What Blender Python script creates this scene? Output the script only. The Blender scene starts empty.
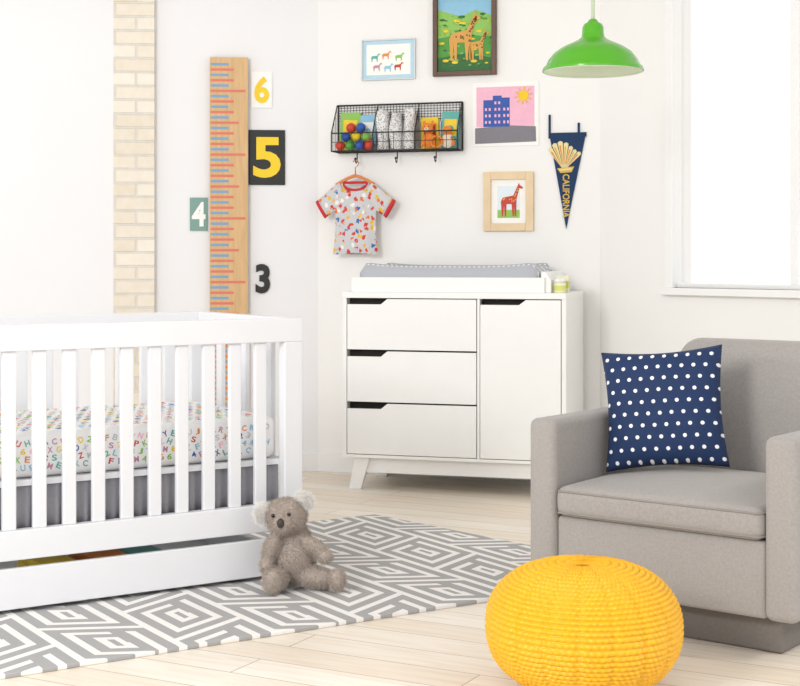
import bpy, bmesh, math, random
from mathutils import Vector, Matrix, Euler, noise
random.seed(7)
scene = bpy.context.scene
scene.view_settings.view_transform = 'Standard'
scene.view_settings.look = 'None'
COL = scene.collection
pi = math.pi

# ------------------------------------------------------------------ materials
def lin(h):
    h = h.lstrip('#')
    o = []
    for i in (0, 2, 4):
        c = int(h[i:i+2], 16) / 255
        o.append(c/12.92 if c <= .04045 else ((c+.055)/1.055)**2.4)
    return (o[0], o[1], o[2], 1)

def new_mat(name):
    m = bpy.data.materials.new(name)
    m.use_nodes = True
    nt = m.node_tree
    return m, nt, nt.nodes['Principled BSDF']

def mth(nt, op, a, b=None, c=None):
    n = nt.nodes.new('ShaderNodeMath'); n.operation = op
    for i, v in enumerate((a, b, c)):
        if v is None: continue
        if isinstance(v, (int, float)): n.inputs[i].default_value = v
        else: nt.links.new(v, n.inputs[i])
    return n.outputs[0]

def mixc(nt, fac, a, b):
    n = nt.nodes.new('ShaderNodeMix'); n.data_type = 'RGBA'
    if isinstance(fac, (int, float)): n.inputs[0].default_value = fac
    else: nt.links.new(fac, n.inputs[0])
    for idx, v in ((6, a), (7, b)):
        if isinstance(v, tuple): n.inputs[idx].default_value = v
        else: nt.links.new(v, n.inputs[idx])
    return n.outputs[2]

def M(name, col, rough=.5, var=.04, scale=12, bump=0, bscale=200, metal=0, stretch=(1, 1, 1), sheen=0, coat=0):
    m, nt, b = new_mat(name)
    c = lin(col)
    tc = nt.nodes.new('ShaderNodeTexCoord')
    mp = nt.nodes.new('ShaderNodeMapping'); mp.inputs['Scale'].default_value = stretch
    nt.links.new(tc.outputs['Object'], mp.inputs[0])
    nz = nt.nodes.new('ShaderNodeTexNoise'); nz.inputs['Scale'].default_value = scale; nz.inputs['Detail'].default_value = 4
    nt.links.new(mp.outputs[0], nz.inputs[0])
    dk = tuple(x*(1-var*2) for x in c[:3])+(1,)
    lt = tuple(min(1, x*(1+var)) for x in c[:3])+(1,)
    nt.links.new(mixc(nt, nz.outputs[0], dk, lt), b.inputs['Base Color'])
    b.inputs['Roughness'].default_value = rough
    b.inputs['Metallic'].default_value = metal
    if sheen: b.inputs['Sheen Weight'].default_value = sheen
    if coat: b.inputs['Coat Weight'].default_value = coat
    if bump:
        n2 = nt.nodes.new('ShaderNodeTexNoise'); n2.inputs['Scale'].default_value = bscale
        nt.links.new(mp.outputs[0], n2.inputs[0])
        bp = nt.nodes.new('ShaderNodeBump'); bp.inputs['Strength'].default_value = bump; bp.inputs['Distance'].default_value = .002
        nt.links.new(n2.outputs[0], bp.inputs['Height']); nt.links.new(bp.outputs[0], b.inputs['Normal'])
    return m

def mat_brick():
    m, nt, b = new_mat('painted_brick')
    tc = nt.nodes.new('ShaderNodeTexCoord')
    sp = nt.nodes.new('ShaderNodeSeparateXYZ'); nt.links.new(tc.outputs['Object'], sp.inputs[0])
    cb = nt.nodes.new('ShaderNodeCombineXYZ')
    nt.links.new(mth(nt, 'ADD', sp.outputs[0], sp.outputs[1]), cb.inputs[0]); nt.links.new(sp.outputs[2], cb.inputs[1])
    br = nt.nodes.new('ShaderNodeTexBrick'); nt.links.new(cb.outputs[0], br.inputs[0])
    br.inputs['Scale'].default_value = 1
    br.inputs['Brick Width'].default_value = .20; br.inputs['Row Height'].default_value = .066
    br.inputs['Mortar Size'].default_value = .006; br.inputs['Mortar Smooth'].default_value = .3
    br.inputs['Color1'].default_value = lin('efe6d6'); br.inputs['Color2'].default_value = lin('dfcfb4'); br.inputs['Mortar'].default_value = lin('d5cec3')
    nz = nt.nodes.new('ShaderNodeTexNoise'); nz.inputs['Scale'].default_value = 25; nz.inputs['Detail'].default_value = 6
    nt.links.new(tc.outputs['Object'], nz.inputs[0])
    f = mth(nt, 'MULTIPLY', nz.outputs[0], .55)
    nt.links.new(mixc(nt, f, br.outputs[0], lin('faf8f4')), b.inputs['Base Color'])
    h = mth(nt, 'SUBTRACT', mth(nt, 'MULTIPLY', nz.outputs[0], .35), br.outputs['Fac'])
    bp = nt.nodes.new('ShaderNodeBump'); bp.inputs['Strength'].default_value = .7; bp.inputs['Distance'].default_value = .008
    nt.links.new(h, bp.inputs['Height']); nt.links.new(bp.outputs[0], b.inputs['Normal'])
    b.inputs['Roughness'].default_value = .85
    return m

def mat_floor():
    m, nt, b = new_mat('pale_maple_planks')
    tc = nt.nodes.new('ShaderNodeTexCoord')
    mp = nt.nodes.new('ShaderNodeMapping'); mp.inputs['Rotation'].default_value = (0, 0, math.radians(28))
    nt.links.new(tc.outputs['Object'], mp.inputs[0])
    br = nt.nodes.new('ShaderNodeTexBrick'); nt.links.new(mp.outputs[0], br.inputs[0])
    br.offset = .37
    br.inputs['Scale'].default_value = 1; br.inputs['Brick Width'].default_value = 1.5; br.inputs['Row Height'].default_value = .135
    br.inputs['Mortar Size'].default_value = .0017; br.inputs['Mortar Smooth'].default_value = .1; br.inputs['Bias'].default_value = 0
    br.inputs['Color1'].default_value = lin('f2ebe0'); br.inputs['Color2'].default_value = lin('e8dccb'); br.inputs['Mortar'].default_value = lin('a8937a')
    m2 = nt.nodes.new('ShaderNodeMapping'); m2.inputs['Scale'].default_value = (1.2, 14, 1)
    nt.links.new(mp.outputs[0], m2.inputs[0])
    nz = nt.nodes.new('ShaderNodeTexNoise'); nz.inputs['Scale'].default_value = 3; nz.inputs['Detail'].default_value = 8; nz.inputs['Distortion'].default_value = .6
    nt.links.new(m2.outputs[0], nz.inputs[0])
    g = mth(nt, 'MULTIPLY', mth(nt, 'SUBTRACT', nz.outputs[0], .45), 1.6)
    gc = nt.nodes.new('ShaderNodeClamp'); nt.links.new(g, gc.inputs[0])
    nt.links.new(mixc(nt, gc.outputs[0], br.outputs[0], lin('d2bc9e')), b.inputs['Base Color'])
    b.inputs['Roughness'].default_value = .38
    return m

def mat_rug():
    m, nt, b = new_mat('grey_white_geometric_weave')
    tc = nt.nodes.new('ShaderNodeTexCoord')
    sp = nt.nodes.new('ShaderNodeSeparateXYZ'); nt.links.new(tc.outputs['Object'], sp.inputs[0])
    W, H, bd = .27, .36, .0285
    u = mth(nt, 'ADD', sp.outputs[0], 10*W); v = mth(nt, 'ADD', sp.outputs[1], 5.0)
    q = mth(nt, 'DIVIDE', u, W)
    col = mth(nt, 'FLOOR', q); fu = mth(nt, 'FRACT', q)
    par = mth(nt, 'MODULO', col, 2.0)
    tri = mth(nt, 'PINGPONG', u, W)
    v2 = mth(nt, 'ADD', mth(nt, 'DIVIDE', mth(nt, 'ADD', v, mth(nt, 'MULTIPLY', tri, .5)), H), mth(nt, 'MULTIPLY', par, .5))
    fv = mth(nt, 'FRACT', v2)
    du = mth(nt, 'MULTIPLY', mth(nt, 'MINIMUM', fu, mth(nt, 'SUBTRACT', 1.0, fu)), W)
    dv = mth(nt, 'MULTIPLY', mth(nt, 'MINIMUM', fv, mth(nt, 'SUBTRACT', 1.0, fv)), H*.88)
    d = mth(nt, 'MINIMUM', du, dv)
    s = mth(nt, 'FRACT', mth(nt, 'DIVIDE', mth(nt, 'ADD', d, bd*.42), bd*2))
    k = mth(nt, 'GREATER_THAN', s, .42)
    gap = mth(nt, 'MULTIPLY', mth(nt, 'GREATER_THAN', fu, .60), mth(nt, 'LESS_THAN', fu, .74))
    gap = mth(nt, 'MULTIPLY', gap, mth(nt, 'GREATER_THAN', fv, .5))
    gap = mth(nt, 'MULTIPLY', gap, mth(nt, 'GREATER_THAN', d, .02))
    k = mth(nt, 'MAXIMUM', k, gap)
    nz = nt.nodes.new('ShaderNodeTexNoise'); nz.inputs['Scale'].default_value = 260
    nt.links.new(tc.outputs['Object'], nz.inputs[0])
    c = mixc(nt, k, lin('f1efec'), lin('a3a2a3'))
    c = mixc(nt, mth(nt, 'MULTIPLY', nz.outputs[0], .22), c, lin('d0ceca'))
    nt.links.new(c, b.inputs['Base Color'])
    b.inputs['Roughness'].default_value = .95
    bp = nt.nodes.new('ShaderNodeBump'); bp.inputs['Strength'].default_value = .5; bp.inputs['Distance'].default_value = .003
    nt.links.new(nz.outputs[0], bp.inputs['Height']); nt.links.new(bp.outputs[0], b.inputs['Normal'])
    return m

def mat_dots(name, base, dot, step, rad, ax=(0, 2), rough=.8):
    m, nt, b = new_mat(name)
    tc = nt.nodes.new('ShaderNodeTexCoord')
    sp = nt.nodes.new('ShaderNodeSeparateXYZ'); nt.links.new(tc.outputs['Object'], sp.inputs[0])
    u = mth(nt, 'DIVIDE', mth(nt, 'ADD', sp.outputs[ax[0]], 10.0), step)
    v = mth(nt, 'DIVIDE', mth(nt, 'ADD', sp.outputs[ax[1]], 10.0), step)
    row = mth(nt, 'MODULO', mth(nt, 'FLOOR', v), 2.0)
    fu = mth(nt, 'SUBTRACT', mth(nt, 'FRACT', mth(nt, 'ADD', u, mth(nt, 'MULTIPLY', row, .5))), .5)
    fv = mth(nt, 'SUBTRACT', mth(nt, 'FRACT', v), .5)
    d = mth(nt, 'SQRT', mth(nt, 'ADD', mth(nt, 'MULTIPLY', fu, fu), mth(nt, 'MULTIPLY', fv, fv)))
    k = mth(nt, 'LESS_THAN', d, rad/step)
    nt.links.new(mixc(nt, k, lin(base), lin(dot)), b.inputs['Base Color'])
    b.inputs['Roughness'].default_value = rough
    return m

def mat_patches(name, base, cols, scale, thr=.35, rough=.85, warp=0):
    m, nt, b = new_mat(name)
    tc = nt.nodes.new('ShaderNodeTexCoord')
    vo = nt.nodes.new('ShaderNodeTexVoronoi'); vo.inputs['Scale'].default_value = scale
    nt.links.new(tc.outputs['Object'], vo.inputs[0])
    sp = nt.nodes.new('ShaderNodeSeparateColor'); nt.links.new(vo.outputs['Color'], sp.inputs[0])
    rp = nt.nodes.new('ShaderNodeValToRGB'); rp.color_ramp.interpolation = 'CONSTANT'
    els = rp.color_ramp.elements
    while len(els) < len(cols): els.new(.5)
    for i, c in enumerate(cols):
        els[i].position = i/len(cols); els[i].color = lin(c)
    nt.links.new(sp.outputs[0], rp.inputs[0])
    dist = vo.outputs['Distance']
    if warp:
        nz = nt.nodes.new('ShaderNodeTexNoise'); nz.inputs['Scale'].default_value = warp
        nt.links.new(tc.outputs['Object'], nz.inputs[0])
        dist = mth(nt, 'ADD', dist, mth(nt, 'MULTIPLY', mth(nt, 'SUBTRACT', nz.outputs[0], .5), 1.1))
    k = mth(nt, 'LESS_THAN', dist, thr)
    nt.links.new(mixc(nt, k, lin(base), rp.outputs[0]), b.inputs['Base Color'])
    b.inputs['Roughness'].default_value = rough
    return m

wall_m = M('warm_white_plaster', 'f3f2f0', .8, .01, 3, .08, 60)
wall_l = M('cool_white_plaster', 'f0f0f2', .8, .01, 3, .08, 60)
trim_m = M('white_trim_paint', 'f4f4f3', .45, .01)
white_m = M('white_lacquer', 'f4f4f2', .35, .01)
cribw_m = M('white_crib_lacquer', 'e8e9ec', .4, .01)
dark_m = M('painted_cavity_shade', '2b2622', .8, .05)  # near-black colour paints in the shade of the dresser cavities
brick_m = mat_brick(); floor_m = mat_floor(); rug_m = mat_rug()
black_m = M('black_paint', '1b1b1c', .5)
wire_m = M('black_wire', '2a2a2c', .45)
yellow_m = M('yellow_paint', 'f6d21c', .5)
green_m = M('green_enamel', '50b00e', .25, .02, coat=.4)
greyfab = M('grey_woven_upholstery', 'a7a29e', .95, .12, 140, .6, 500, sheen=.2)
pouf_m = M('yellow_wicker', 'f2b508', .35, .14, 90)
birch = M('birch_board', 'dcb583', .55, .14, 9, stretch=(9, 9, .8))
coral = M('coral_tick', 'dd7c66', .6); ltblue = M('blue_tick', '7ba6c8', .6)

# ------------------------------------------------------------------ mesh builder
class MB:
    def __init__(s):
        s.v = []; s.f = []; s.mi = []; s.sm = []; s.mats = []
        s.T = Matrix.Identity(4)
    def add(s, vs, fs, mat, smooth=False):
        if mat not in s.mats: s.mats.append(mat)
        k = s.mats.index(mat); o = len(s.v)
        s.v += [s.T @ Vector(p) for p in vs]
        for f in fs:
            s.f.append([i+o for i in f]); s.mi.append(k); s.sm.append(smooth)
    def box(s, x0, x1, y0, y1, z0, z1, mat):
        vs = [(x, y, z) for z in (z0, z1) for y in (y0, y1) for x in (x0, x1)]
        s.add(vs, [(0, 2, 3, 1), (4, 5, 7, 6), (0, 1, 5, 4), (2, 6, 7, 3), (0, 4, 6, 2), (1, 3, 7, 5)], mat)
    def rbox(s, x0, x1, y0, y1, z0, z1, r, mat, seg=4, puff=0):
        bm = bmesh.new(); bmesh.ops.create_cube(bm, size=1)
        for v in bm.verts:
            v.co = Vector(((x0+x1)/2+v.co.x*(x1-x0), (y0+y1)/2+v.co.y*(y1-y0), (z0+z1)/2+v.co.z*(z1-z0)))
        bmesh.ops.bevel(bm, geom=bm.edges[:], offset=r, segments=seg, profile=.5, affect='EDGES')
        if puff:
            bmesh.ops.subdivide_edges(bm, edges=[e for e in bm.edges if e.calc_length() > .12], cuts=7, use_grid_fill=True)
            cx, cy, cz = (x0+x1)/2, (y0+y1)/2, (z0+z1)/2
            for v in bm.verts:
                a = 1-((v.co.x-cx)/((x1-x0)/2))**2; b = 1-((v.co.y-cy)/((y1-y0)/2))**2
                v.co.z += puff*max(0, a)*max(0, b)*(1 if v.co.z > cz else 0)
        bm.verts.index_update()
        s.add([v.co.copy() for v in bm.verts], [[v.index for v in f.verts] for f in bm.faces], mat, True)
        bm.free()
    def prism(s, poly, y0, y1, mat):
        n = len(poly)
        vs = [(p[0], y0, p[1]) for p in poly]+[(p[0], y1, p[1]) for p in poly]
        s.add(vs, [list(range(n)), list(range(2*n-1, n-1, -1))]+[(i, (i+1) % n, n+(i+1) % n, n+i) for i in range(n)], mat)
    def loft(s, rings, mat, caps=True, smooth=True):
        n = len(rings[0]); vs = [p for r in rings for p in r]; fs = []
        for j in range(len(rings)-1):
            for i in range(n):
                fs.append((j*n+i, j*n+(i+1) % n, (j+1)*n+(i+1) % n, (j+1)*n+i))
        if caps:
            fs.append(list(range(n))); fs.append([(len(rings)-1)*n+i for i in range(n-1, -1, -1)])
        s.add(vs, fs, mat, smooth)
    def tube(s, pts, r, mat, n=8, closed=False):
        pts = [Vector(p) for p in pts]
        rings = []
        m = len(pts)
        for i, p in enumerate(pts):
            if closed: t = pts[(i+1) % m]-pts[i-1]
            else: t = pts[min(i+1, m-1)]-pts[max(i-1, 0)]
            t.normalize()
            a = t.cross(Vector((0, 0, 1)) if abs(t.z) < .9 else Vector((0, 1, 0))).normalized(); b = t.cross(a)
            rr = r[i] if isinstance(r, (list, tuple)) else r
            rings.append([p+a*math.cos(2*pi*k/n)*rr+b*math.sin(2*pi*k/n)*rr for k in range(n)])
        if closed: rings.append(rings[0])
        s.loft(rings, mat, caps=not closed)
    def lathe(s, prof, mat, n=48, c=(0, 0, 0), caps=True):
        s.loft([[(c[0]+r*math.cos(2*pi*k/n), c[1]+r*math.sin(2*pi*k/n), c[2]+z) for k in range(n)] for r, z in prof], mat, caps)
    def ell(s, c, r, mat, rot=(0, 0, 0), nu=20, nv=12):
        R = Euler(rot).to_matrix(); c = Vector(c)
        rings = []
        for j in range(nv+1):
            t = pi*(.002+.996*j/nv)
            rings.append([c+R @ Vector((r[0]*math.sin(t)*math.cos(2*pi*k/nu), r[1]*math.sin(t)*math.sin(2*pi*k/nu), r[2]*math.cos(t))) for k in range(nu)])
        s.loft(rings, mat)
    def text(s, txt, cx, cz, w, h, y, mat, bold=.0, depth=.002, rot=0):
        tv, tf = text_mesh(txt, bold)
        xs = [p[0] for p in tv]; ys = [p[1] for p in tv]
        x0, x1, y0, y1 = min(xs), max(xs), min(ys), max(ys)
        ca, sa = math.cos(rot), math.sin(rot)
        vs = []
        for p in tv:
            a = ((p[0]-x0)/(x1-x0)-.5)*w; b = ((p[1]-y0)/(y1-y0)-.5)*h
            vs.append((cx+a*ca-b*sa, y-(depth if p[2] > 0 else 0), cz+a*sa+b*ca))
        s.add(vs, tf, mat)
    def obj(s, name, parent=None, loc=(0, 0, 0), rz=0, bevel=0, label=None, cat=None, recalc=True, rot=None):
        me = bpy.data.meshes.new(name)
        me.from_pydata([tuple(p) for p in s.v], [], s.f)
        for m in s.mats: me.materials.append(m)
        me.polygons.foreach_set('material_index', s.mi); me.polygons.foreach_set('use_smooth', s.sm)
        if recalc:
            bm = bmesh.new(); bm.from_mesh(me); bmesh.ops.recalc_face_normals(bm, faces=bm.faces[:]); bm.to_mesh(me); bm.free()
        me.update()
        o = bpy.data.objects.new(name, me); COL.objects.link(o)
        o.location = loc; o.rotation_euler = rot if rot else (0, 0, rz)
        if parent: o.parent = parent
        if bevel:
            md = o.modifiers.new('edge_round', 'BEVEL'); md.width = bevel; md.segments = 2; md.limit_method = 'ANGLE'; md.angle_limit = .7
        if label: o['label'] = label
        if cat: o['category'] = cat
        return o

_tc = {}
def text_mesh(txt, bold):
    k = (txt, bold)
    if k in _tc: return _tc[k]
    cu = bpy.data.curves.new('t', 'FONT'); cu.body = txt; cu.offset = bold; cu.extrude = .01; cu.resolution_u = 4
    o = bpy.data.objects.new('t', cu); COL.objects.link(o)
    dg = bpy.context.evaluated_depsgraph_get(); dg.update()
    me = bpy.data.meshes.new_from_object(o.evaluated_get(dg))
    r = ([tuple(v.co) for v in me.vertices], [list(p.vertices) for p in me.polygons])
    bpy.data.objects.remove(o); bpy.data.meshes.remove(me)
    _tc[k] = r
    return r

def root(name, loc, rz, label, cat, group=None):
    e = bpy.data.objects.new(name, None); COL.objects.link(e)
    e.location = loc; e.rotation_euler = (0, 0, rz); e.empty_display_size = .1
    e['label'] = label; e['category'] = cat
    if group: e['group'] = group
    return e

def struct(o): o['kind'] = 'structure'; return o
def rad(a): return math.radians(a)

# ------------------------------------------------------------------ room shell (metres)
BO, BA = Vector((-.106, 6.925, 0)), rad(-16)      # back wall
LO, LA = Vector((-.396, 7.008, 0)), rad(5)        # left wall (local x runs -s)
RO, RA = Vector((.915, 6.632, 0)), rad(-53.13)    # right wall
H = 2.75
def on(O, A, x, out, z):
    return O + Matrix.Rotation(A, 3, 'Z') @ Vector((x, -out, z))
def onB(u, out, z): return on(BO, BA, u, out, z)
def onL(s, out, z): return on(LO, LA, -s, out, z)

b = MB(); b.box(-3.2, 3.2, -1.5, 8, -.06, 0, floor_m); struct(b.obj('floor'))
b = MB(); b.box(-3.2, 3.2, 2.6, 8, H, H+.06, wall_m); struct(b.obj('ceiling'))
b = MB(); b.box(-.302, 1.062, 0, .12, 0, H, wall_m); struct(b.obj('wall_back', loc=BO, rz=BA))
b = MB(); b.box(-3.0, .0, 0, .12, 0, H, wall_l); struct(b.obj('wall_left', loc=LO, rz=LA))
b = MB(); b.box(-.972, -.78, -.035, 0, 0, H, brick_m); struct(b.obj('wall_brick', loc=LO, rz=LA))
w0, w1, wz0, wz1 = .44, 1.70, .90, 2.38
b = MB()
b.box(0, w0, 0, .12, 0, H, wall_m); b.box(w1, 3.2, 0, .12, 0, H, wall_m)
b.box(w0, w1, 0, .12, 0, wz0, wall_m); b.box(w0, w1, 0, .12, wz1, H, wall_m)
struct(b.obj('wall_right', loc=RO, rz=RA))
b = MB()
b.box(w0-.035, w0+.01, -.012, .05, wz0-.0, wz1+.04, trim_m); b.box(w1-.02, w1+.035, -.012, .05, wz0, wz1+.04, trim_m)
b.box(w0+.01, w1-.02, -.012, .05, wz1-.02, wz1+.04, trim_m); b.box(w0-.04, w1+.05, -.04, .05, wz0-.03, wz0, trim_m)
b.box(w0+.01, w1-.02, .02, .05, wz0, wz0+.02, trim_m); b.box((w0+w1)/2-.02, (w0+w1)/2+.02, .02, .05, wz0+.02, wz1-.02, trim_m)
struct(b.obj('window_1', loc=RO, rz=RA, bevel=.002))
b = MB(); b.box(-.30, 1.06, -.014, 0, 0, .09, trim_m); struct(b.obj('baseboard_back', loc=BO, rz=BA, bevel=.002))
b = MB(); b.box(-.78, -.0, -.014, 0, 0, .09, trim_m); struct(b.obj('baseboard_left', loc=LO, rz=LA, bevel=.002))
b = MB(); b.box(.0, 3.1, -.014, 0, 0, .09, trim_m); struct(b.obj('baseboard_right', loc=RO, rz=RA, bevel=.002))

# ------------------------------------------------------------------ rug
a33 = rad(33)
ex = Vector((math.cos(a33), math.sin(a33), 0))
c_right = Vector((.843, 4.70, 0)); c_far = Vector((-.10, 5.75, 0))
side = (c_far-c_right)
R33 = Matrix.Rotation(-a33, 3, 'Z')
ctr = c_right + side*.5 - ex*1.3
loc_pts = [R33 @ (p-ctr) for p in (c_right, c_far, c_far-ex*2.6, c_right-ex*2.6)]
b = MB()
vs = [(p.x, p.y, z) for z in (0, .012) for p in loc_pts]
b.add(vs, [(3, 2, 1, 0), (4, 5, 6, 7), (0, 1, 5, 4), (1, 2, 6, 5), (2, 3, 7, 6), (3, 0, 4, 7)], rug_m)
b.obj('rug', loc=ctr, rz=a33, bevel=.003, label='grey and white geometric area rug on the wood floor', cat='rug')

# ------------------------------------------------------------------ dresser
DC = Vector((.290, 6.541, 0))
DR = root('dresser', DC, BA, 'white dresser with drawers, cupboard door and angled legs', 'dresser')
X0, X1, Y0, Y1, Z0, Z1 = -.5, .503, -.24, .24, .144, .878
t = .02
b = MB()
b.box(X0, X1, Y0-.004, Y1, Z1-.026, Z1, white_m)
b.box(X0, X0+t, Y0, Y1, Z0, Z1-.026, white_m); b.box(X1-t, X1, Y0, Y1, Z0, Z1-.026, white_m)
b.box(X0+t, X1-t, Y0, Y1, Z0, Z0+t*.7, white_m); b.box(X0+t, X1-t, Y1-.01, Y1, Z0+t*.7, Z1-.026, white_m)
xs = X0+.619
b.box(xs-.006, xs+.006, Y0+.004, Y1-.01, Z0+t*.7, Z1-.026, white_m)
b.box(X0+t, X1-t, Y0+.05, Y0+.055, Z0+t*.7, Z1-.026, dark_m)  # liner sheet coloured dark so the notches read as shaded
b.obj('body', DR, bevel=.0015)
zz0, zz1 = Z0+t*.7+.003, Z1-.026-.004
dh = (zz1-zz0-.014)/3
for i in range(3):
    z0 = zz0+i*(dh+.007); z1 = z0+dh
    xl, xr = X0+t+.003, xs-.009
    nx = X0+.208
    b = MB()
    b.prism([(xl, z0), (xr, z0), (xr, z1), (nx, z1), (nx-.03, z1-.024), (xl, z1-.024)], Y0, Y0+.018, white_m)
    b.box(xl+.01, xr-.01, Y0+.018, Y0+.045, z0+.01, z1-.06, dark_m)  # same painted shade behind the drawer front
    b.obj('drawer', DR, bevel=.0015)
b = MB()
xl, xr = xs+.009, X1-t-.003; z1 = zz1; nx = X0+.828
b.prism([(xl, zz0), (xr, zz0), (xr, z1), (nx, z1), (nx-.03, z1-.022), (xl, z1-.022)], Y0, Y0+.018, white_m)
b.obj('door', DR, bevel=.0015)
b = MB()
b.box(X0+.07, X1-.07, Y0+.035, Y0+.06, .075, Z0, white_m); b.box(X0+.07, X1-.07, Y1-.06, Y1-.035, .075, Z0, white_m)
b.box(X0+.09, X0+.115, Y0+.06, Y1-.06, .085, Z0, white_m); b.box(X1-.115, X1-.09, Y0+.06, Y1-.06, .085, Z0, white_m)
b.obj('base_frame', DR, bevel=.002)
for sx in (-1, 1):
    for yy in (Y0+.02, Y1-.055):
        b = MB(); xo = .4987
        b.prism([(sx*(xo-.050), Z0), (sx*(xo-.120), Z0), (sx*(xo-.078), 0), (sx*(xo-.022), 0)], yy, yy+.035, white_m)
        b.obj('leg', DR, bevel=.003)

# changing tray and pad on the dresser
TR = root('changing_tray', DC+Vector((0, 0, Z1)), BA, 'white changing tray on top of the white dresser', 'changing tray')
b = MB()
b.box(-.465, .405, -.215, -.197, 0, .066, white_m); b.box(-.465, .405, .197, .215, 0, .066, white_m)
b.box(-.465, -.447, -.197, .197, 0, .066, white_m); b.box(-.447, .387, -.197, .197, 0, .010, white_m)
b.obj('tray_frame', TR, bevel=.002)
b = MB()
b.prism([(.387, 0), (.43, 0), (.43, .055), (.405, .092), (.387, .092)], -.197, .197, white_m)
b.obj('tray_end', TR, bevel=.003)
padm = mat_dots('grey_pad_fabric', 'b7bac2', 'f2f2f4', .022, .005, ax=(0, 1))
b = MB()
rings = []
for i in range(33):
    x = -.437+.81*i/32; e = abs(i/16-1)
    hi = .118+.018*e**4; lo = .095+.03*e**6
    k = 1-max(0, e-.93)/.07*.35
    prof = [(-.19, .012), (-.192, .05), (-.185, hi*.92), (-.165, hi), (-.13, lo), (-.06, lo-.02), (0, lo-.024), (.06, lo-.02), (.13, lo), (.165, hi), (.185, hi*.92), (.192, .05), (.19, .012)]
    rings.append([(x, y*(.9+.1*k), .012+(z-.012)*k) for y, z in prof])
b.loft(rings, padm)
b.obj('changing_pad', None, loc=DC+Vector((0, 0, Z1)), rz=BA, label='contoured changing pad with grey dotted cover in the tray', cat='changing pad')

def onD(x, y, z):
    return DC + Matrix.Rotation(BA, 3, 'Z') @ Vector((x, y, z))
cream = M('cream_cardboard', 'f1edcf', .5); lime = M('pale_lime_label', 'd9dc7a', .5)
J = root('cream_jar', onD(.464, -.17, Z1), BA, 'small cream jar with pale lime label on the dresser top', 'jar')
b = MB(); b.lathe([(.024, 0), (.026, .004), (.026, .04), (.022, .046)], cream, 24); b.lathe([(.0263, .010), (.0263, .032)], lime, 24, caps=False); b.obj('jar_body', J)
b = MB(); b.lathe([(.024, .046), (.024, .060), (.021, .062)], white_m, 24); b.obj('jar_lid', J)
b = MB(); b.box(-.025, .025, -.02, .02, 0, .075, cream); b.box(-.0252, .0252, -.0205, .0205, .02, .05, lime)
b.obj('small_box', None, loc=onD(.464, -.08, Z1), rz=BA, bevel=.001, label='small cream box with lime band on the dresser top', cat='box')

# ------------------------------------------------------------------ growth ruler + numbers
b = MB(); L = 1.99
b.box(-.0905, .0905, -.02, 0, 0, L, birch)
for i in range(1, 78):
    z = i*.0254
    if z > L-.02: break
    if i % 12 == 0: ln, c = .165, coral
    elif i % 6 == 0: ln, c = .135, coral
    elif i % 2 == 0: ln, c = .11, coral
    else: ln, c = .085, ltblue
    b.box(-.086, -.086+ln, -.0208, -.0199, z-.006, z+.006, c)
b.obj('growth_chart_ruler', None, loc=onL(.4275, .016, 0), rz=LA, bevel=.002, label='tall birch growth chart ruler with coral and blue tick marks', cat='ruler')
def card(name, s0, s1, z0, z1, base, digit, dcol, fill, bold, label, th=.006):
    w, h = abs(s0-s1), z1-z0
    b = MB()
    b.box(-w/2, w/2, -th, 0, 0, h, base)
    b.text(digit, 0, h/2, w*fill[0], h*fill[1], -th, dcol, bold)
    b.obj(name, None, loc=onL((s0+s1)/2, .001, z0), rz=LA, label=label, cat='number sign')
wcard = M('white_card', 'fafaf8', .6); teal = M('grey_teal_card', '7fa39b', .6); whitep = M('white_print', 'fbfbf8', .6)
card('number_sign', .320, .222, 1.752, 1.926, wcard, '6', yellow_m, (.74, .74), .035, 'white card with yellow numeral 6 beside the growth ruler')
card('number_sign', .333, .159, 1.381, 1.646, black_m, '5', yellow_m, (.76, .74), .03, 'black card with large yellow numeral 5 beside the growth ruler')
card('number_sign', .614, .530, 1.16, 1.319, teal, '4', whitep, (.78, .74), .03, 'grey-teal card with white numeral 4 beside the growth ruler')
b = MB(); b.text('3', 0, .072, .07, .142, 0, black_m, .04, .008)
b.obj('number_sign', None, loc=onL(.266, .001, .858), rz=LA, label='black cut-out numeral 3 on the wall beside the ruler', cat='number sign')

# ------------------------------------------------------------------ wall art
GIR = [(0.0, .75), (.05, 0), (.12, 0), (.16, .55), (.2, 0), (.27, 0), (.29, .62), (.55, .62), (.6, 0), (.67, 0), (.68, .5), (.72, 0), (.79, 0), (.8, .85), (.95, 1.42), (1.1, 1.38), (1.13, 1.46), (.97, 1.58), (.92, 1.68), (.87, 1.56), (.64, 1.05), (.1, .95)]
def fig(b, poly, x, z, s, y, mat, flip=False, d=.0006):
    b.prism([(x+(-p[0] if flip else p[0])*s, z+p[1]*s) for p in poly], y-d, y, mat)
def framed(name, uc, z0, w, h, fw, fmat, fd, label, draw, matte=None):
    r = root(name, onB(uc, .001, z0), BA, label, 'picture')
    b = MB()
    b.box(-w/2, -w/2+fw, -fd, 0, 0, h, fmat); b.box(w/2-fw, w/2, -fd, 0, 0, h, fmat)
    b.box(-w/2+fw, w/2-fw, -fd, 0, 0, fw, fmat); b.box(-w/2+fw, w/2-fw, -fd, 0, h-fw, h, fmat)
    b.obj('frame', r, bevel=.002)
    b = MB(); draw(b, w-2*fw, h-2*fw, fw, -.006)
    b.obj('picture', r)
paper = M('white_paper', 'f8f7f3', .7, .01)
def P(c):
    return M('paint_%s' % c, c, .6, .06, 40)
pc = {k: P(v) for k, v in dict(red='c8402f', dred='a8281f', orange='e48a34', tan='d9a24d', brown='7a4a24', blue='2f55a8', lblue='bcdcec', sky='8fc4e0', green='4f9a3c', lgreen='8fc45a', dgreen='2f6b34', pink='f3b9cf', yel='f4d22e', grey='7f7c84', ltgrey='c9cdd4', navy='1f3f78', mauve='c98fa8', teal='5fb0a8').items()}
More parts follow.
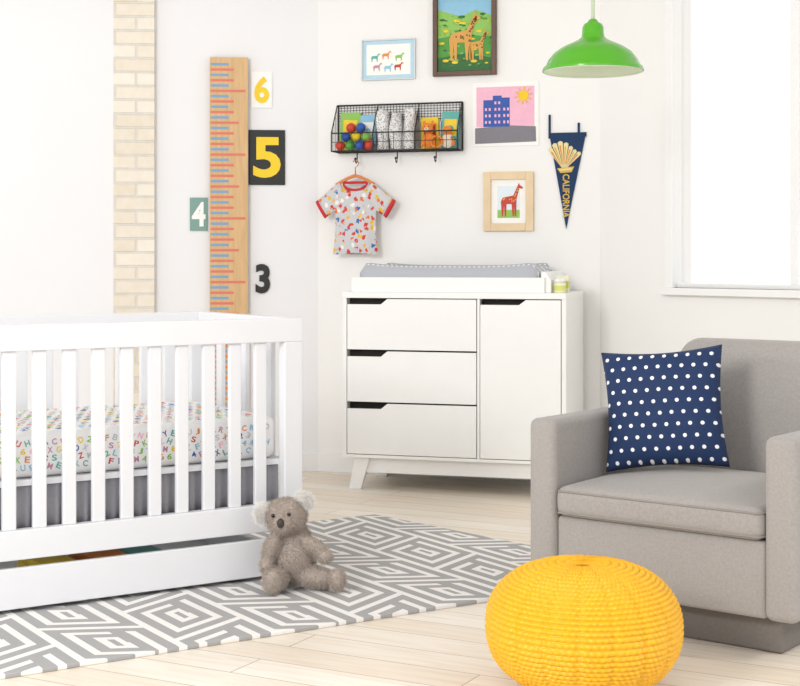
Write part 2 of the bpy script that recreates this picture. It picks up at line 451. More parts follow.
def draw_animals(b, w, h, z, y):
    b.box(-w/2, w/2, y, -.001, z, z+h, pc['lblue'])
    m = .018; y2 = y-.0008
    b.box(-w/2+m, w/2-m, y2, y, z+m, z+h-m, paper)
    Q = [(0, .5), (.05, 0), (.15, 0), (.2, .4), (.7, .4), (.78, 0), (.88, 0), (.9, .6), (1.05, .9), (1.25, .85), (1.22, 1.0), (1.0, 1.1), (.8, .8), (.1, .75), (-.1, .4)]
    for i, (x, zz, c) in enumerate([(-.085, .10, 'teal'), (-.03, .11, 'orange'), (.035, .10, 'lgreen'), (-.075, .055, 'mauve'), (-.02, .05, 'sky'), (.03, .055, 'red')]):
        fig(b, Q, x, z+zz-.018, .036, y2, pc[c], d=.001)
framed('wall_art', .055, 1.877, .268, .195, .007, M('pale_silver_frame', 'd5dcdf', .4), .015, 'small light-framed picture of colourful animals on the wall', draw_animals)
def draw_landscape(b, w, h, z, y):
    b.box(-w/2, w/2, y, -.001, z, z+h, pc['sky'])
    y2 = y-.0006
    b.prism([(-w/2, z), (w/2, z), (w/2, z+h*.72), (w*.2, z+h*.80), (-.02, z+h*.72), (-w/2, z+h*.82)], y2, y, pc['lgreen'])
    y3 = y2-.0006
    b.prism([(-w/2, z), (w/2, z), (w/2, z+h*.42), (.0, z+h*.50), (-w/2, z+h*.44)], y3, y2, pc['green'])
    b.prism([(-w/2, z), (w/2, z), (w/2, z+h*.16), (.02, z+h*.24), (-w/2, z+h*.18)], y3-.0006, y3, pc['dgreen'])
    rnd = random.Random(3)
    for i in range(90):
        x = rnd.uniform(-w/2+.01, w/2-.01); zz = z+rnd.uniform(.02, h*.75); s = rnd.uniform(.004, .012)
        b.ell((x, y3-.0008, zz), (s*1.5, .0006, s*.6), pc[rnd.choice(['green', 'dgreen', 'lgreen', 'lgreen', 'yel'])], nu=8, nv=4)
    y4 = y3-.003
    fig(b, GIR, -.075, z+.05, .135, y4, pc['tan'])
    fig(b, GIR, .02, z+.05, .085, y4, pc['tan'])
    for i in range(34):
        zz = rnd.uniform(.6, 1.5); x = rnd.uniform(.05, .75) if zz < .95 else .62+(zz-.95)*.5+rnd.uniform(0, .12)
        for ox, s in ((-.075, .135), (.02, .085)):
            b.box(ox+x*s, ox+x*s+.05*s, y4-.0012, y4-.0005, z+.05+zz*s, z+.05+(zz+.06)*s, pc['brown'])
framed('wall_art', .429, 1.884, .304, .40, .022, M('dark_walnut_frame', '5a3a26', .45, .1, 20), .025, 'dark wood framed painting of two giraffes in green landscape', draw_landscape)
def draw_redgir(b, w, h, z, y):
    b.box(-w/2, w/2, y, -.001, z, z+h, paper)
    y2 = y-.0008
    b.box(-w/2+.03, w/2-.03, y2, y, z+.025, z+h-.03, M('pale_blue_paper', 'e4eef5', .7))
    b.box(-w/2+.03, w/2-.03, y2-.0006, y2, z+.025, z+.062, pc['lgreen'])
    fig(b, GIR, -.036, z+.032, .092, y2-.001, pc['red'])
    for i in range(16):
        r = random.Random(i); zz = r.uniform(.65, 1.4); x = r.uniform(.05, .75) if zz < .95 else .68+(zz-.95)*.45
        b.box(-.036+x*.092, -.036+(x+.05)*.092, y2-.0024, y2-.0015, z+.032+zz*.092, z+.032+(zz+.05)*.092, pc['yel'])
framed('wall_art', .6375, 1.155, .237, .275, .036, M('pale_maple_frame', 'e6cda6', .5, .08, 14), .02, 'pale maple framed drawing of a red giraffe on the wall', draw_redgir)
b = MB(); w, h = .313, .298
b.box(-w/2, w/2, -.004, 0, 0, h, paper)
b.box(-w/2+.018, w/2-.02, -.0048, -.004, .09, h-.022, pc['pink'])
b.prism([(-w/2+.012, .012), (w/2-.012, .018), (w/2-.014, .088), (.02, .095), (-w/2+.012, .085)], -.0056, -.0046, pc['grey'])
for x0, x1, zt in ((-.105, -.06, .215), (-.06, -.018, .235), (-.018, .02, .225)):
    b.box(x0, x1, -.0060, -.0048, .09, zt, pc['blue'])
    for k in range(int((zt-.11)/.03)):
        for q in range(2):
            b.box(x0+.008+q*.018, x0+.017+q*.018, -.0066, -.006, .105+k*.03, .118+k*.03, pc['pink'])
sunm = M('sun_paint', 'f2c800', .6)
b.ell((.085, -.006, .232), (.025, .0016, .025), sunm)
for k in range(10):
    a = 2*pi*k/10+.2
    b.tube([(.085+.029*math.cos(a), -.0058, .232+.029*math.sin(a)), (.085+.042*math.cos(a), -.0058, .232+.042*math.sin(a))], .0026, sunm, 5)
b.obj('child_painting', None, loc=onB(.6225, .001, 1.551), rz=BA, label="child's painting of blue buildings, pink sky and yellow sun", cat='painting')
# pennant
navy_felt = M('navy_felt', '1f3a5f', .9, .06, 80); cream_p = M('cream_print', 'e9d9a0', .7); gold = M('gold_print', 'd9b24a', .7)
PN = root('pennant', onB(.915, .003, 1.60), BA, 'navy felt pennant with gold lettering hanging from two straps', 'pennant')
b = MB()
b.prism([(-.086, 0), (.082, -.005), (-.008, -.437)], -.004, 0, navy_felt)
hub = (-.018, -.168)
def ray(a0, a1, r0, r1, y0, y1, m):
    b.prism([(hub[0]+r0*math.sin(a0), hub[1]+r0*math.cos(a0)), (hub[0]+r1*math.sin(a0), hub[1]+r1*math.cos(a0)), (hub[0]+(r1+.006)*math.sin((a0+a1)/2), hub[1]+(r1+.006)*math.cos((a0+a1)/2)), (hub[0]+r1*math.sin(a1), hub[1]+r1*math.cos(a1)), (hub[0]+r0*math.sin(a1), hub[1]+r0*math.cos(a1))], y0, y1, m)
for k in range(7):
    a0 = rad(-38+k*12.5); L_ = .118+.014*math.sin(k*.9)
    ray(a0, a0+rad(10.5), .012, L_, -.0048, -.004, cream_p)
    ray(a0+rad(2), a0+rad(6), .03, L_*.86, -.0054, -.0048, gold if k % 2 else pc['orange'])
b.prism([(-.05, -.158), (.03, -.150), (.018, -.176), (-.034, -.180)], -.0062, -.005, gold)
b.prism([(-.044, -.163), (.022, -.157), (.014, -.166), (-.036, -.170)], -.007, -.006, cream_p)
b.text('CALIFORNIA', -.008, -.285, .20, .032, -.004, gold, .02, .001, rot=-pi/2)
b.obj('pennant_body', PN)
b = MB(); b.box(-.09, -.080, -.0046, .001, -.02, .09, navy_felt); b.obj('strap', PN)
b = MB(); b.box(.045, .055, -.0046, .001, -.01, .05, navy_felt); b.obj('strap', PN)
b = MB(); b.box(-.09, .086, -.0052, -.0035, -.014, .006, navy_felt); b.obj('header', PN)

# ------------------------------------------------------------------ wire wall basket
KB = .110
WB = root('wire_wall_basket', onB(KB, .0, 1.535), BA, 'black wire wall basket with three pockets and hooks', 'basket')
b = MB(); hw, hh, dp, fz = .307, .226, .11, .085
def wire(p, q, r=.0016): b.tube([p, q], r, wire_m, 5)
for z in (0, hh): wire((-hw, -.004, z), (hw, -.004, z), .004)
for x in (-hw, hw): wire((x, -.004, 0), (x, -.004, hh), .004)
nx_ = 40
for i in range(1, nx_): wire((-hw+2*hw*i/nx_, -.004, hh*.62), (-hw+2*hw*i/nx_, -.004, hh), .0012)
for k in range(1, 7): wire((-hw, -.004, hh*(.62+.38*k/7)), (hw, -.004, hh*(.62+.38*k/7)), .0012)
for i in range(1, 12): wire((-hw+2*hw*i/12, -.004, 0), (-hw+2*hw*i/12, -.004, hh*.62), .0014)
b.obj('back_grid', WB)
b = MB()
for z in (0, fz*.5, fz): wire((-hw, -dp, z), (hw, -dp, z), .0035 if z != fz*.5 else .0016)
for i in range(0, 13): wire((-hw+2*hw*i/12, -dp, 0), (-hw+2*hw*i/12, -dp, fz), .0015)
for i in range(0, 17): wire((-hw+2*hw*i/16, -dp, 0), (-hw+2*hw*i/16, -.004, 0), .0018)
wire((-hw, -dp*.5, 0), (hw, -dp*.5, 0), .002)
b.obj('front_grid', WB)
for x in (-hw, -hw+2*hw/3, -hw+4*hw/3, hw):
    b = MB()
    wire((x, -dp, 0), (x, -.004, 0), .003); wire((x, -dp, fz), (x, -.02, hh), .003); wire((x, -dp, 0), (x, -dp, fz), .003); wire((x, -.02, hh), (x, -.004, hh), .003)
    for k in range(1, 5): wire((x, -.004-dp*k/5, 0), (x, -.004-dp*k/5, fz+(hh-fz)*(1-k/5)*1.0), .0014)
    b.obj('divider', WB)
for x in (-.199, .0, .19):
    b = MB()
    b.tube([(x, -.045, 0), (x, -.045, -.035), (x, -.05, -.05), (x, -.06, -.055), (x, -.07, -.05), (x, -.073, -.038)], .003, wire_m, 6)
    b.ell((x, -.073, -.035), (.006, .006, .006), black_m, nu=8, nv=6)
    b.obj('hook', WB)
def onK(x, y, z): return onB(KB+x, -y, 1.535+z)
for x, y, z, c in [(-.27, -.085, .028, 'red'), (-.222, -.085, .028, 'green'), (-.174, -.085, .028, 'blue'), (-.126, -.085, .028, 'red'), (-.25, -.062, .071, 'blue'), (-.2, -.063, .072, 'yel'), (-.15, -.062, .071, 'lgreen'), (-.245, -.036, .028, 'yel'), (-.165, -.036, .028, 'red'), (-.225, -.060, .113, 'red'), (-.176, -.060, .113, 'blue')]:
    b = MB(); b.ell((0, 0, 0), (.0235, .0235, .0235), pc[c])
    nm = {'red': 'red', 'green': 'green', 'blue': 'blue', 'yel': 'yellow', 'lgreen': 'light green'}[c]
    o = b.obj('toy_ball', None, loc=onK(x, y, z), label='small %s toy ball in the wire wall basket' % nm, cat='ball'); o['group'] = 'toy balls in the wire basket'
def book(x, y, z, w, h, th, c, c2, tilt, label):
    b = MB()
    b.box(-w/2, w/2, -th/2, -th/2+.002, 0, h, c); b.box(-w/2, w/2, th/2-.002, th/2, 0, h, c)
    b.box(-w/2, -w/2+.002, -th/2+.002, th/2-.002, 0, h, c)
    b.box(-w/2+.002, w/2-.003, -th/2+.002, th/2-.002, .002, h-.002, paper)
    b.box(-w*.35, w*.35, -th/2-.0006, -th/2, h*.35, h*.8, c2)
    b.ell((0, -th/2-.001, h*.55), (w*.18, .0008, w*.18), c, nu=12, nv=4)
    b.obj('picture_book', None, loc=onK(x, y, z), rot=(rad(-2), rad(tilt), BA), label=label, cat='book')
book(-.245, -.020, .006, .10, .185, .012, pc['lgreen'], pc['yel'], 2, 'light green picture book standing in the wire basket')
book(-.15, -.020, .006, .078, .17, .010, pc['sky'], paper, -1, 'pale blue picture book standing in the wire basket')
book(.25, -.022, .006, .085, .175, .012, pc['teal'], pc['yel'], 2, 'teal picture book standing in the wire basket')
book(.155, -.02, .006, .085, .150, .012, pc['yel'], pc['red'], -2, 'yellow picture book standing in the wire basket')
def cloth_roll(x, y, w, h, d, m, seed, label, rz=0):
    b = MB(); rings = []
    for j in range(13):
        tt = j/12; z = h*tt
        ww = w/2*(1-.12*math.sin(tt*6+seed)) * (1 if tt < .9 else .85); dd = d/2*(.8+.2*math.sin(tt*pi))
        rings.append([(ww*math.cos(a)+.002*math.sin(5*tt+seed), dd*math.sin(a)*(1+.25*math.sin(3*a+tt*5+seed)), max(0, z+.006*math.sin(3*a+seed))) for a in [2*pi*q/24 for q in range(24)]])
    b.loft(rings, m)
    o = b.obj('folded_cloth', None, loc=onK(x, y, .006), rz=BA+rz, label=label, cat='cloth'); o['group'] = 'folded cloths in the wire basket'
clm = mat_patches('grey_speckle_cloth', 'e8e7e6', ['a3a1a0', '8a8887', 'bcbab8', 'b0aeac'], 130, .42)
for i, (x, h) in enumerate([(-.068, .185), (-.002, .17), (.064, .19)]):
    cloth_roll(x, -.055, .058, h, .075, clm, i*1.7, 'white folded cloth with grey speckled print in the basket')
om = M('orange_plush', 'ee8a3a', .95, .08, 60, .6, 300); cm = M('cream_plush', 'f4e4cf', .95)
PF = root('plush_toy', onK(.160, -.068, .006), BA, 'small orange plush animal sitting in the wire basket', 'toy')
b = MB()
b.ell((0, 0, .04), (.03, .022, .038), om); b.ell((-.004, -.006, .095), (.027, .022, .024), om); b.ell((-.024, -.010, .03), (.010, .010, .024), om, (0, .3, 0)); b.ell((.024, -.010, .03), (.010, .010, .024), om, (0, -.3, 0))
b.ell((-.022, 0, .118), (.008, .005, .014), om); b.ell((.018, 0, .118), (.008, .005, .014), om)
b.obj('plush_body', PF)
b = MB(); b.ell((-.004, -.026, .09), (.011, .009, .008), cm, nu=10, nv=6); b.ell((-.004, -.034, .092), (.003, .003, .003), black_m, nu=8, nv=6)
b.ell((-.014, -.024, .102), (.003, .003, .003), black_m, nu=8, nv=6); b.ell((.006, -.024, .102), (.003, .003, .003), black_m, nu=8, nv=6); b.obj('face', PF)
PG = root('plush_toy', onK(.250, -.068, .006), BA, 'small orange and cream plush toy sitting in the basket', 'toy')
b = MB(); b.ell((0, 0, .035), (.03, .022, .034), cm); b.ell((0, -.004, .082), (.024, .02, .022), om); b.tube([(-.02, -.01, .05), (-.034, -.013, .03), (-.032, -.015, .012)], .007, om); b.tube([(.02, -.01, .05), (.034, -.013, .03), (.032, -.015, .012)], .007, om); b.obj('plush_body', PG)
b = MB(); b.tube([(.026*math.cos(a), 0, .026*math.sin(a)) for a in [2*pi*q/24 for q in range(24)]], .0055, pc['orange'], 8, closed=True)
b.obj('teether_ring', None, loc=onK(.205, -.098, .036), rz=BA, label='orange teether ring in the front of the wire basket', cat='toy')

# ------------------------------------------------------------------ hanger and shirt
hang_m = M('orange_wood', 'd2803a', .5, .1, 30)
sx, sout = -.089, .073
HG = root('clothes_hanger', onB(sx, sout, 1.37), BA, 'small wooden clothes hanger hanging from the wire basket hook', 'hanger')
b = MB()
pts = []
for i in range(13):
    q = i/12*2-1
    pts.append((q*.098, 0, .050-.044*abs(q)**1.3))
b.loft([[(p[0], -.006, p[2]-.008), (p[0], .006, p[2]-.008), (p[0], .006, p[2]+.008), (p[0], -.006, p[2]+.008)] for p in pts], hang_m, smooth=False)
b.obj('hanger_body', HG, bevel=.002)
b = MB(); b.tube([(0, 0, .055), (0, 0, .088), (.012, 0, .098), (.016, 0, .111), (.008, 0, .124), (-.004, 0, .125), (-.011, 0, .115)], .0024, M('gold_wire', 'b98a45', .35, metal=.6)); b.obj('hanger_hook', HG)
shirt_m = mat_patches('printed_jersey', 'cbcbce', ['d23b34', 'e6b93a', 'd8493c', 'e07a3a', '3f6fb0', 'efeee8', 'd23b34', 'e6b93a'], 38, .38, warp=90)
red_rib = M('red_rib_knit', 'cf2f36', .8, .05, 60)
SH = root('baby_shirt', onB(sx, sout, 1.05), BA, 'grey baby t-shirt with colourful print and red trim on hanger', 'shirt')
b = MB(); rings = []
for j in range(25):
    tt = j/24; z = .335*tt
    if tt < .72: hw_ = .110-.010*math.sin(tt*4)
    else: hw_ = .103-(tt-.72)/.28*.045
    dd = .014+.006*math.sin(tt*9)*(1-tt)
    if tt > .9: dd *= .7
    rings.append([(hw_*math.cos(a), dd*math.copysign(abs(math.sin(a))**.7, math.sin(a))+.006*math.sin(hw_*math.cos(a)*70+tt*3)*(1-tt*.8), z+(-.035*(1-abs(math.cos(a))**1.5) if tt > .93 else 0)+.004*math.sin(a*3)*(1-tt)) for a in [2*pi*q/48 for q in range(48)]])
b.loft(rings, shirt_m, caps=False)
SLX = .108
for sg in (-1, 1):
    rr = []
    for j in range(9):
        tt = j/8; c = Vector((sg*(.055+SLX*tt), 0, .298-.080*tt))
        ax = Vector((sg*.5, 0, .85)).normalized()
        wv = .052-.006*tt
        rr.append([c+ax*wv*math.cos(a)+Vector((0, .013*math.sin(a)*(1+.2*math.sin(tt*9)), 0)) for a in [2*pi*q/24 for q in range(24)]])
    b.loft(rr, shirt_m)
b.obj('shirt_body', SH)
for sg in (-1, 1):
    b = MB(); rr = []
    for j in range(3):
        tt = 1+j*.06; c = Vector((sg*(.055+SLX*tt), 0, .298-.080*tt)); ax = Vector((sg*.5, 0, .85)).normalized()
        rr.append([c+ax*.047*math.cos(a)+Vector((0, .014*math.sin(a), 0)) for a in [2*pi*q/24 for q in range(24)]])
    b.loft(rr, red_rib); b.obj('sleeve_cuff', SH)
b = MB()
b.tube([(.058*math.cos(a), .012*math.sin(a)-.002, .338-.036*(math.sin(a) < 0)*abs(math.sin(a))**.8) for a in [2*pi*q/32 for q in range(32)]], .006, red_rib, 8, closed=True)
b.obj('collar', SH)

# ------------------------------------------------------------------ pendant lamp
LZ = 1.696
PL = root('pendant_lamp', (.692, 5.2, LZ), 0, 'bright green enamel pendant lamp hanging from the ceiling', 'lamp')
b = MB()
outer = [(.180, .0), (.181, .006), (.177, .014), (.168, .022), (.160, .040), (.140, .066), (.112, .086), (.082, .100), (.056, .112), (.042, .122), (.039, .135), (.038, .158), (.032, .170), (.020, .176), (.014, .186)]
b.lathe(outer, green_m, 64, caps=False)
b.obj('lamp_shade', PL)
b = MB(); b.lathe([(r-.003, z-.002) for r, z in outer[:11]], M('white_enamel_inside', 'e8f2d8', .3), 64, caps=False)
b.obj('shade_lining', PL)
b = MB(); b.tube([(0, 0, .17), (0, 0, H-LZ)], .007, M('pale_green_rod', 'd8e6cc', .4), 12); b.obj('rod', PL)
b = MB(); b.lathe([(.055, H-LZ-.025), (.06, H-LZ-.01), (.06, H-LZ)], green_m, 32); b.obj('canopy', PL)
b = MB(); b.lathe([(.001, .028), (.02, .034), (.03, .055), (.026, .08), (.015, .10), (.014, .12)], M('frosted_bulb', 'fbfaf2', .2), 24); b.obj('bulb', PL)

# ------------------------------------------------------------------ crib
CZ = .012
CC = Vector((-1.088, 4.584, CZ))
CR = root('crib', CC, a33, 'white wooden slatted baby crib with under-bed drawer on the rug', 'crib')
hx, hy, HT = .685, .37, .822
def onC(x, y, z): return CC + Matrix.Rotation(a33, 3, 'Z') @ Vector((x, y, z))
for px in (-1, 1):
    for py in (-1, 1):
        b = MB()
        x0, x1 = sorted((px*hx, px*(hx-.065))); y0, y1 = sorted((py*hy, py*(hy-.04)))
        b.box(x0, x1, y0, y1, 0, HT-.075, cribw_m)
        b.obj('post', CR, bevel=.003)
for py in (-1, 1):
    b = MB(); y0, y1 = sorted((py*hy, py*(hy-.038)))
    b.box(-hx, hx, y0, y1, HT-.075, HT, cribw_m)
    b.box(-hx+.065, hx-.065, y0, y1, .150, .235, cribw_m)
    ym = (y0+y1)/2
    x = hx-.144
    while x > -hx+.09:
        b.box(x-.02, x+.02, ym-.009, ym+.009, .235, HT-.075, cribw_m); x -= .0895
    b.obj('side_rail', CR, bevel=.003)
for px in (-1, 1):
    b = MB(); x0, x1 = sorted((px*hx, px*(hx-.038)))
    b.box(x0, x1, -hy+.038, hy-.038, HT-.075, HT, cribw_m)
    b.box(x0, x1, -hy+.04, hy-.04, .150, .235, cribw_m)
    xm = (x0+x1)/2; y = -hy+.09
    while y < hy-.06:
        b.box(xm-.009, xm+.009, y-.02, y+.02, .235, HT-.075, cribw_m); y += .093
    b.obj('end_rail', CR, bevel=.003)
b = MB(); b.box(-hx+.04, hx-.04, -hy+.04, hy-.04, .355, .372, cribw_m); b.obj('mattress_support', CR)
b = MB()
yf = -hy-.004
b.box(-hx+.005, hx-.067, yf, yf+.02, .012, .128, cribw_m)
b.box(-hx+.03, hx-.09, yf+.02, .28, .02, .032, cribw_m); b.box(-hx+.03, -hx+.045, yf+.02, .28, .032, .10, cribw_m)
b.box(hx-.105, hx-.09, yf+.02, .28, .032, .10, cribw_m); b.box(-hx+.045, hx-.105, .265, .28, .032, .10, cribw_m)
b.obj('drawer', CR, bevel=.003)
for i, (c, x, h) in enumerate([('orange', .06, .112), ('teal', .18, .108), ('yel', -.10, .11)]):
    b = MB()
    for q in range(3): b.rbox(-.055, .055, -.12, .12, .002+q*h/3*.78, (q+1)*h/3*.80, .009, pc[c], 3)
    o = b.obj('folded_blanket', None, loc=onC(x, -.2, .032), rz=a33, label='folded %s blanket inside the crib drawer' % {'orange': 'orange', 'teal': 'teal', 'yel': 'yellow'}[c], cat='blanket'); o['group'] = 'folded blankets in the crib drawer'
# mattress with alphabet sheet
sheet = M('white_cotton_sheet', 'f4f4f4', .85, .02, 30, .1, 200)
b = MB(); b.rbox(-.625, .625, -.318, .318, 0, .135, .03, sheet, 4)
pal = [pc['red'], pc['orange'], pc['yel'], pc['sky'], pc['teal'], pc['blue'], pc['mauve'], pc['lgreen'], pc['ltgrey'], pc['pink'], pc['sky']]
rr = random.Random(5); chars = 'ABCDEFGHJKLMNPRSTUVXYZ2345678'
for row in range(4):
    for i in range(46):
        x = -.59+i*.027+(.013 if row % 2 else 0)
        if x > .59: continue
        b.text(rr.choice(chars), x, .032+row*.0235, .015, .018, -.3182, rr.choice(pal), .02, .0006, rot=rr.uniform(-.5, .5))
Tsave = b.T
for row in range(16):
    for i in range(34):
        x = -.58+i*.035+(.017 if row % 2 else 0)
        if x > .58: continue
        b.T = Matrix.Translation((x, -.275+row*.037, .1345)) @ Matrix.Rotation(rad(-90), 4, 'X')
        b.text(rr.choice(chars), 0, 0, .018, .025, 0, rr.choice(pal), .01, .0012)
b.T = Tsave
b.obj('crib_mattress', None, loc=onC(0, 0, .373), rz=a33, label='crib mattress with white sheet printed in colourful letters', cat='mattress')
skirt = M('grey_linen', '9b9aa0', .9, .06, 80)
b = MB()
N = 240
def sk(y, zz, amp):
    return [(-.62+1.24*i/N, y+amp*math.sin(i*.75)+amp*.5*math.sin(i*.31), zz) for i in range(N+1)]
top = sk(-.322, .362, .002); bot = sk(-.322, .205, .006)
n = N+1
b.add(top+bot, [(i, i+1, n+i+1, n+i) for i in range(N)], skirt, True)
o = b.obj('crib_skirt', None, loc=onC(0, 0, 0), rz=a33, label='gathered grey linen crib skirt hanging below the mattress', cat='bed skirt')
md = o.modifiers.new('thick', 'SOLIDIFY'); md.thickness = .002

# ------------------------------------------------------------------ armchair
CA = rad(-38)
AO = Vector((.925, 4.199, 0))
AC = root('armchair', AO, CA, 'grey upholstered nursery armchair with track arms', 'armchair')
pip = M('grey_piping', '958f89', .9)
for x0, x1 in ((0, .088), (.712, .80)):
    b = MB(); b.rbox(x0-.4, x1-.4, -.4, .38, .10, .57, .022, greyfab, 5)
    b.obj('arm', AC)
b = MB(); b.rbox(-.312, .312, -.385, .36, .10, .30, .012, greyfab, 3); b.obj('seat_base', AC)
b = MB(); b.rbox(-.31, .31, -.405, .20, .30, .385, .028, greyfab, 5, puff=.03); b.obj('seat_cushion', AC)
b = MB()
for z in (.312, .372): b.tube([(-.304, .1, z), (-.308, -.38, z), (-.297, -.401, z), (.297, -.401, z), (.308, -.38, z), (.304, .1, z)], .0035, pip, 6)
b.obj('piping', AC)
b = MB(); b.T = Matrix.Translation((0, .24, .30)) @ Matrix.Rotation(rad(-8), 4, 'X')
b.rbox(-.27, .27, -.08, .10, 0, .48, .075, greyfab, 8); b.obj('backrest', AC)
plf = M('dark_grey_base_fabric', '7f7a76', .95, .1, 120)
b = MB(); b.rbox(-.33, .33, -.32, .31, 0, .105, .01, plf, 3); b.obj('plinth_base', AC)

# cushion
navy = mat_dots('navy_dotted_cotton', '142e58', 'f2f4f6', .034, .0056, ax=(0, 2))
b = MB(); G = 36; S = .170
def pil(sgn):
    o = []
    for j in range(G+1):
        for i in range(G+1):
            u = i/G*2-1; v = j/G*2-1
            t_ = .062*((1-u**4)*(1-v**4))**.55
            k = 1+.05*(u*u*v*v)-.035*((1-v*v)*u*u+(1-u*u)*v*v)
            o.append((u*S*k, sgn*t_*(1+.05*math.sin(6*u+3*v)), v*S*k))
    return o
n = G+1
f1 = [(j*n+i, j*n+i+1, (j+1)*n+i+1, (j+1)*n+i) for j in range(G) for i in range(G)]
va, vb = pil(-1), pil(1)
b.add(va+vb, f1+[tuple(reversed([q+n*n for q in f])) for f in f1], navy, True)
o = b.obj('throw_pillow', None, loc=(.772, 4.24, .586), rot=(rad(-14), rad(-5), rad(-18)), label='navy blue throw pillow with white polka dots on the armchair', cat='pillow')
bm = bmesh.new(); bm.from_mesh(o.data); bmesh.ops.remove_doubles(bm, verts=bm.verts[:], dist=.0004); bmesh.ops.recalc_face_normals(bm, faces=bm.faces[:]); bm.to_mesh(o.data); bm.free()

# ------------------------------------------------------------------ pouf
b = MB(); N, K, S_ = 720, 40, 90; Mr = K*7; R, hp = .229, .300
vs = []; fs = []
for j in range(Mr+1):
    tt = j/Mr; th = pi*(.012+.976*tt)
    r = R*math.sin(th)**.75; c = math.cos(th); z = hp/2+hp/2*math.copysign(abs(c)**.9, c)
    if c > 0: z -= .016*math.exp(-(r/.03)**2)
    row = int(tt*K); fr = tt*K-row; st = max(0, math.sin(pi*fr))**.7
    nr = Vector((math.sin(th), c))
    for i in range(N):
        ph = 2*pi*i/N
        d = .0050*st*(1+.30*math.cos(S_*ph+pi*row))*min(1, r/.06)-.004*abs(math.cos(9*ph))**14*math.sin(th)**.5
        vs.append(((r+d*nr.x)*math.cos(ph), (r+d*nr.x)*math.sin(ph), max(0, z+d*nr.y)))
for j in range(Mr):
    for i in range(N):
        fs.append((j*N+i, (j+1)*N+i, (j+1)*N+(i+1) % N, j*N+(i+1) % N))
fs.append(list(range(N-1, -1, -1))); fs.append([Mr*N+i for i in range(N)])
b.add(vs, fs, pouf_m, True)
b.obj('pouf', None, loc=(.437, 3.455, 0), recalc=False, label='round bright yellow woven wicker pouf on the floor', cat='pouf')

# ------------------------------------------------------------------ koala plush
kg = M('grey_beige_plush', 'bfb2a8', .95, .10, 60); kw = M('white_plush_fringe', 'f3f0ec', .95, .03, 60); kd = M('dark_nose', '3a302c', .5)
KR = root('koala_plush', (-.325, 4.44, .018), 0, 'grey-beige plush koala sitting on the rug against the crib', 'toy')
def fuzzy(name, parts, voxel, dens, ln, mat):
    b = MB()
    for p in parts: b.ell(*p)
    o = b.obj('tmp'); md = o.modifiers.new('r', 'REMESH'); md.mode = 'VOXEL'; md.voxel_size = voxel
    sm = o.modifiers.new('s', 'SMOOTH'); sm.iterations = 4; sm.factor = .6
    dg = bpy.context.evaluated_depsgraph_get(); dg.update()
    me = bpy.data.meshes.new_from_object(o.evaluated_get(dg)); bpy.data.objects.remove(o)
    rn = random.Random(11)
    c = MB()
    polys = [(p.center.copy(), p.normal.copy(), p.area, list(p.vertices)) for p in me.polygons]
    c.add([v.co for v in me.vertices], [p[3] for p in polys], mat, True)
    for ce, no, ar, _ in polys:
        nn = ar*dens; nn = int(nn)+(rn.random() < nn-int(nn))
        for q in range(nn):
            t = no.orthogonal().normalized(); t = Matrix.Rotation(rn.uniform(0, 2*pi), 3, no) @ t
            p0 = ce+Vector((rn.uniform(-1, 1), rn.uniform(-1, 1), rn.uniform(-1, 1)))*voxel*.5
            tip = p0+no*ln*rn.uniform(.5, 1)+Vector((rn.uniform(-1, 1), rn.uniform(-1, 1), rn.uniform(-1, .4)))*ln*.6
            tip.z = max(tip.z, -.005)
            c.add([p0+t*.0009, p0-t*.0009, tip], [(0, 1, 2)], mat)
    bpy.data.meshes.remove(me)
    return c.obj(name, KR, recalc=False)
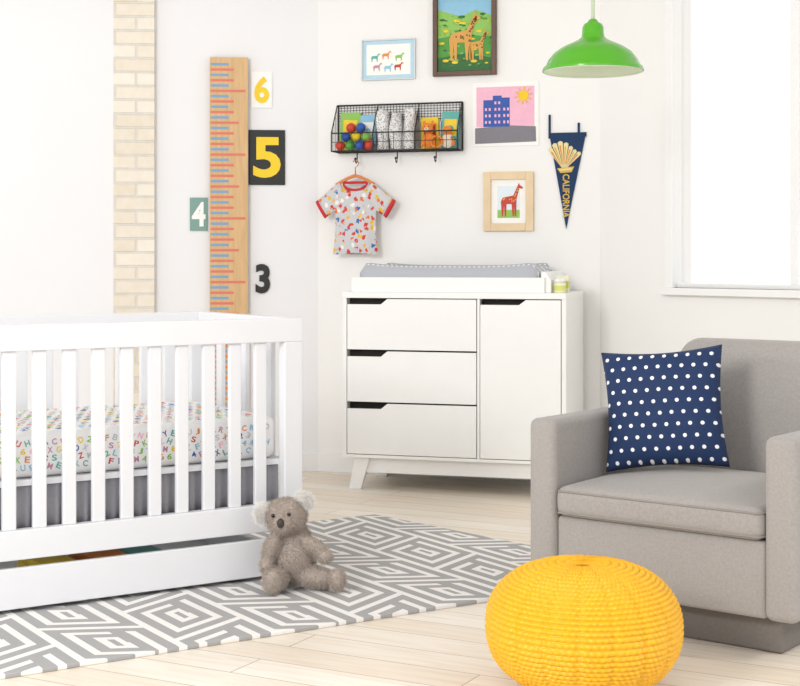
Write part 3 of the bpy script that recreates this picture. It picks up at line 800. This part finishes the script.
parts = [((0, .03, .085), (.064, .056, .080), kg), ((.0, .03, .14), (.05, .045, .05), kg),
         ((-.025, .01, .215), (.062, .056, .056), kg), ((-.032, -.032, .200), (.034, .026, .028), kg),
         ((-.05, -.03, .035), (.032, .06, .03), kg, (0, 0, .2)), ((-.058, -.085, .036), (.028, .022, .034), kg),
         ((.065, -.01, .034), (.065, .034, .030), kg, (0, .05, -.35)), ((.135, -.045, .034), (.024, .028, .032), kg),
         ((-.068, .0, .12), (.024, .024, .055), kg, (.3, .35, 0)), ((-.080, -.02, .07), (.02, .022, .03), kg),
         ((.062, -.005, .125), (.045, .022, .024), kg, (0, .55, 0)), ((.095, -.02, .098), (.024, .02, .02), kg)]
fuzzy('koala_body', parts, .0055, 230000, .009, kg)
fuzzy('ear', [((-.090, .008, .225), (.028, .014, .032), kw)], .004, 380000, .015, kw)
fuzzy('ear', [((.028, .014, .262), (.028, .014, .026), kw)], .004, 380000, .015, kw)
b = MB(); b.ell((-.036, -.058, .206), (.011, .009, .015), kd); b.obj('nose', KR)
for x, z in ((-.060, .226), (-.012, .230)):
    b = MB(); b.ell((x, -.042, z), (.006, .0055, .006), M('black_bead', '0d0c0c', .15)); b.obj('eye', KR)

# ------------------------------------------------------------------ light
w = bpy.data.worlds.new('daylight'); scene.world = w; w.use_nodes = True
bg = w.node_tree.nodes['Background']; bg.inputs[0].default_value = (.985, .99, 1, 1); bg.inputs[1].default_value = 1.15
def area(name, loc, target, size, power, color=(1, 1, 1)):
    l = bpy.data.lights.new(name, 'AREA'); l.shape = 'RECTANGLE'; l.size = size[0]; l.size_y = size[1]; l.energy = power; l.color = color
    o = bpy.data.objects.new(name, l); COL.objects.link(o); o.location = loc
    o.rotation_euler = (Vector(target)-Vector(loc)).to_track_quat('-Z', 'Y').to_euler()
    return o
area('added_fill_light', (-2.6, .2, 2.5), (.4, 6.4, 1.0), (1.2, 1.2), 135, (1, .99, .975))  # fill light added to brighten the scene; no such lamp in the room
sl = bpy.data.lights.new('sun', 'SUN'); sl.energy = .7; sl.angle = rad(6); sl.color = (1, .97, .92)
so = bpy.data.objects.new('sun', sl); COL.objects.link(so); so.rotation_euler = Vector((-.75, .25, -.75)).to_track_quat('-Z', 'Y').to_euler()

# ------------------------------------------------------------------ camera
cam = bpy.data.cameras.new('camera'); co = bpy.data.objects.new('camera', cam); COL.objects.link(co)
cam.sensor_width = 36; cam.lens = 36*1450/800; cam.shift_y = -83/800
co.location = (0, 0, 1.02); co.rotation_euler = (rad(90), 0, 0)
cam.clip_start = .05; cam.clip_end = 100
scene.camera = co
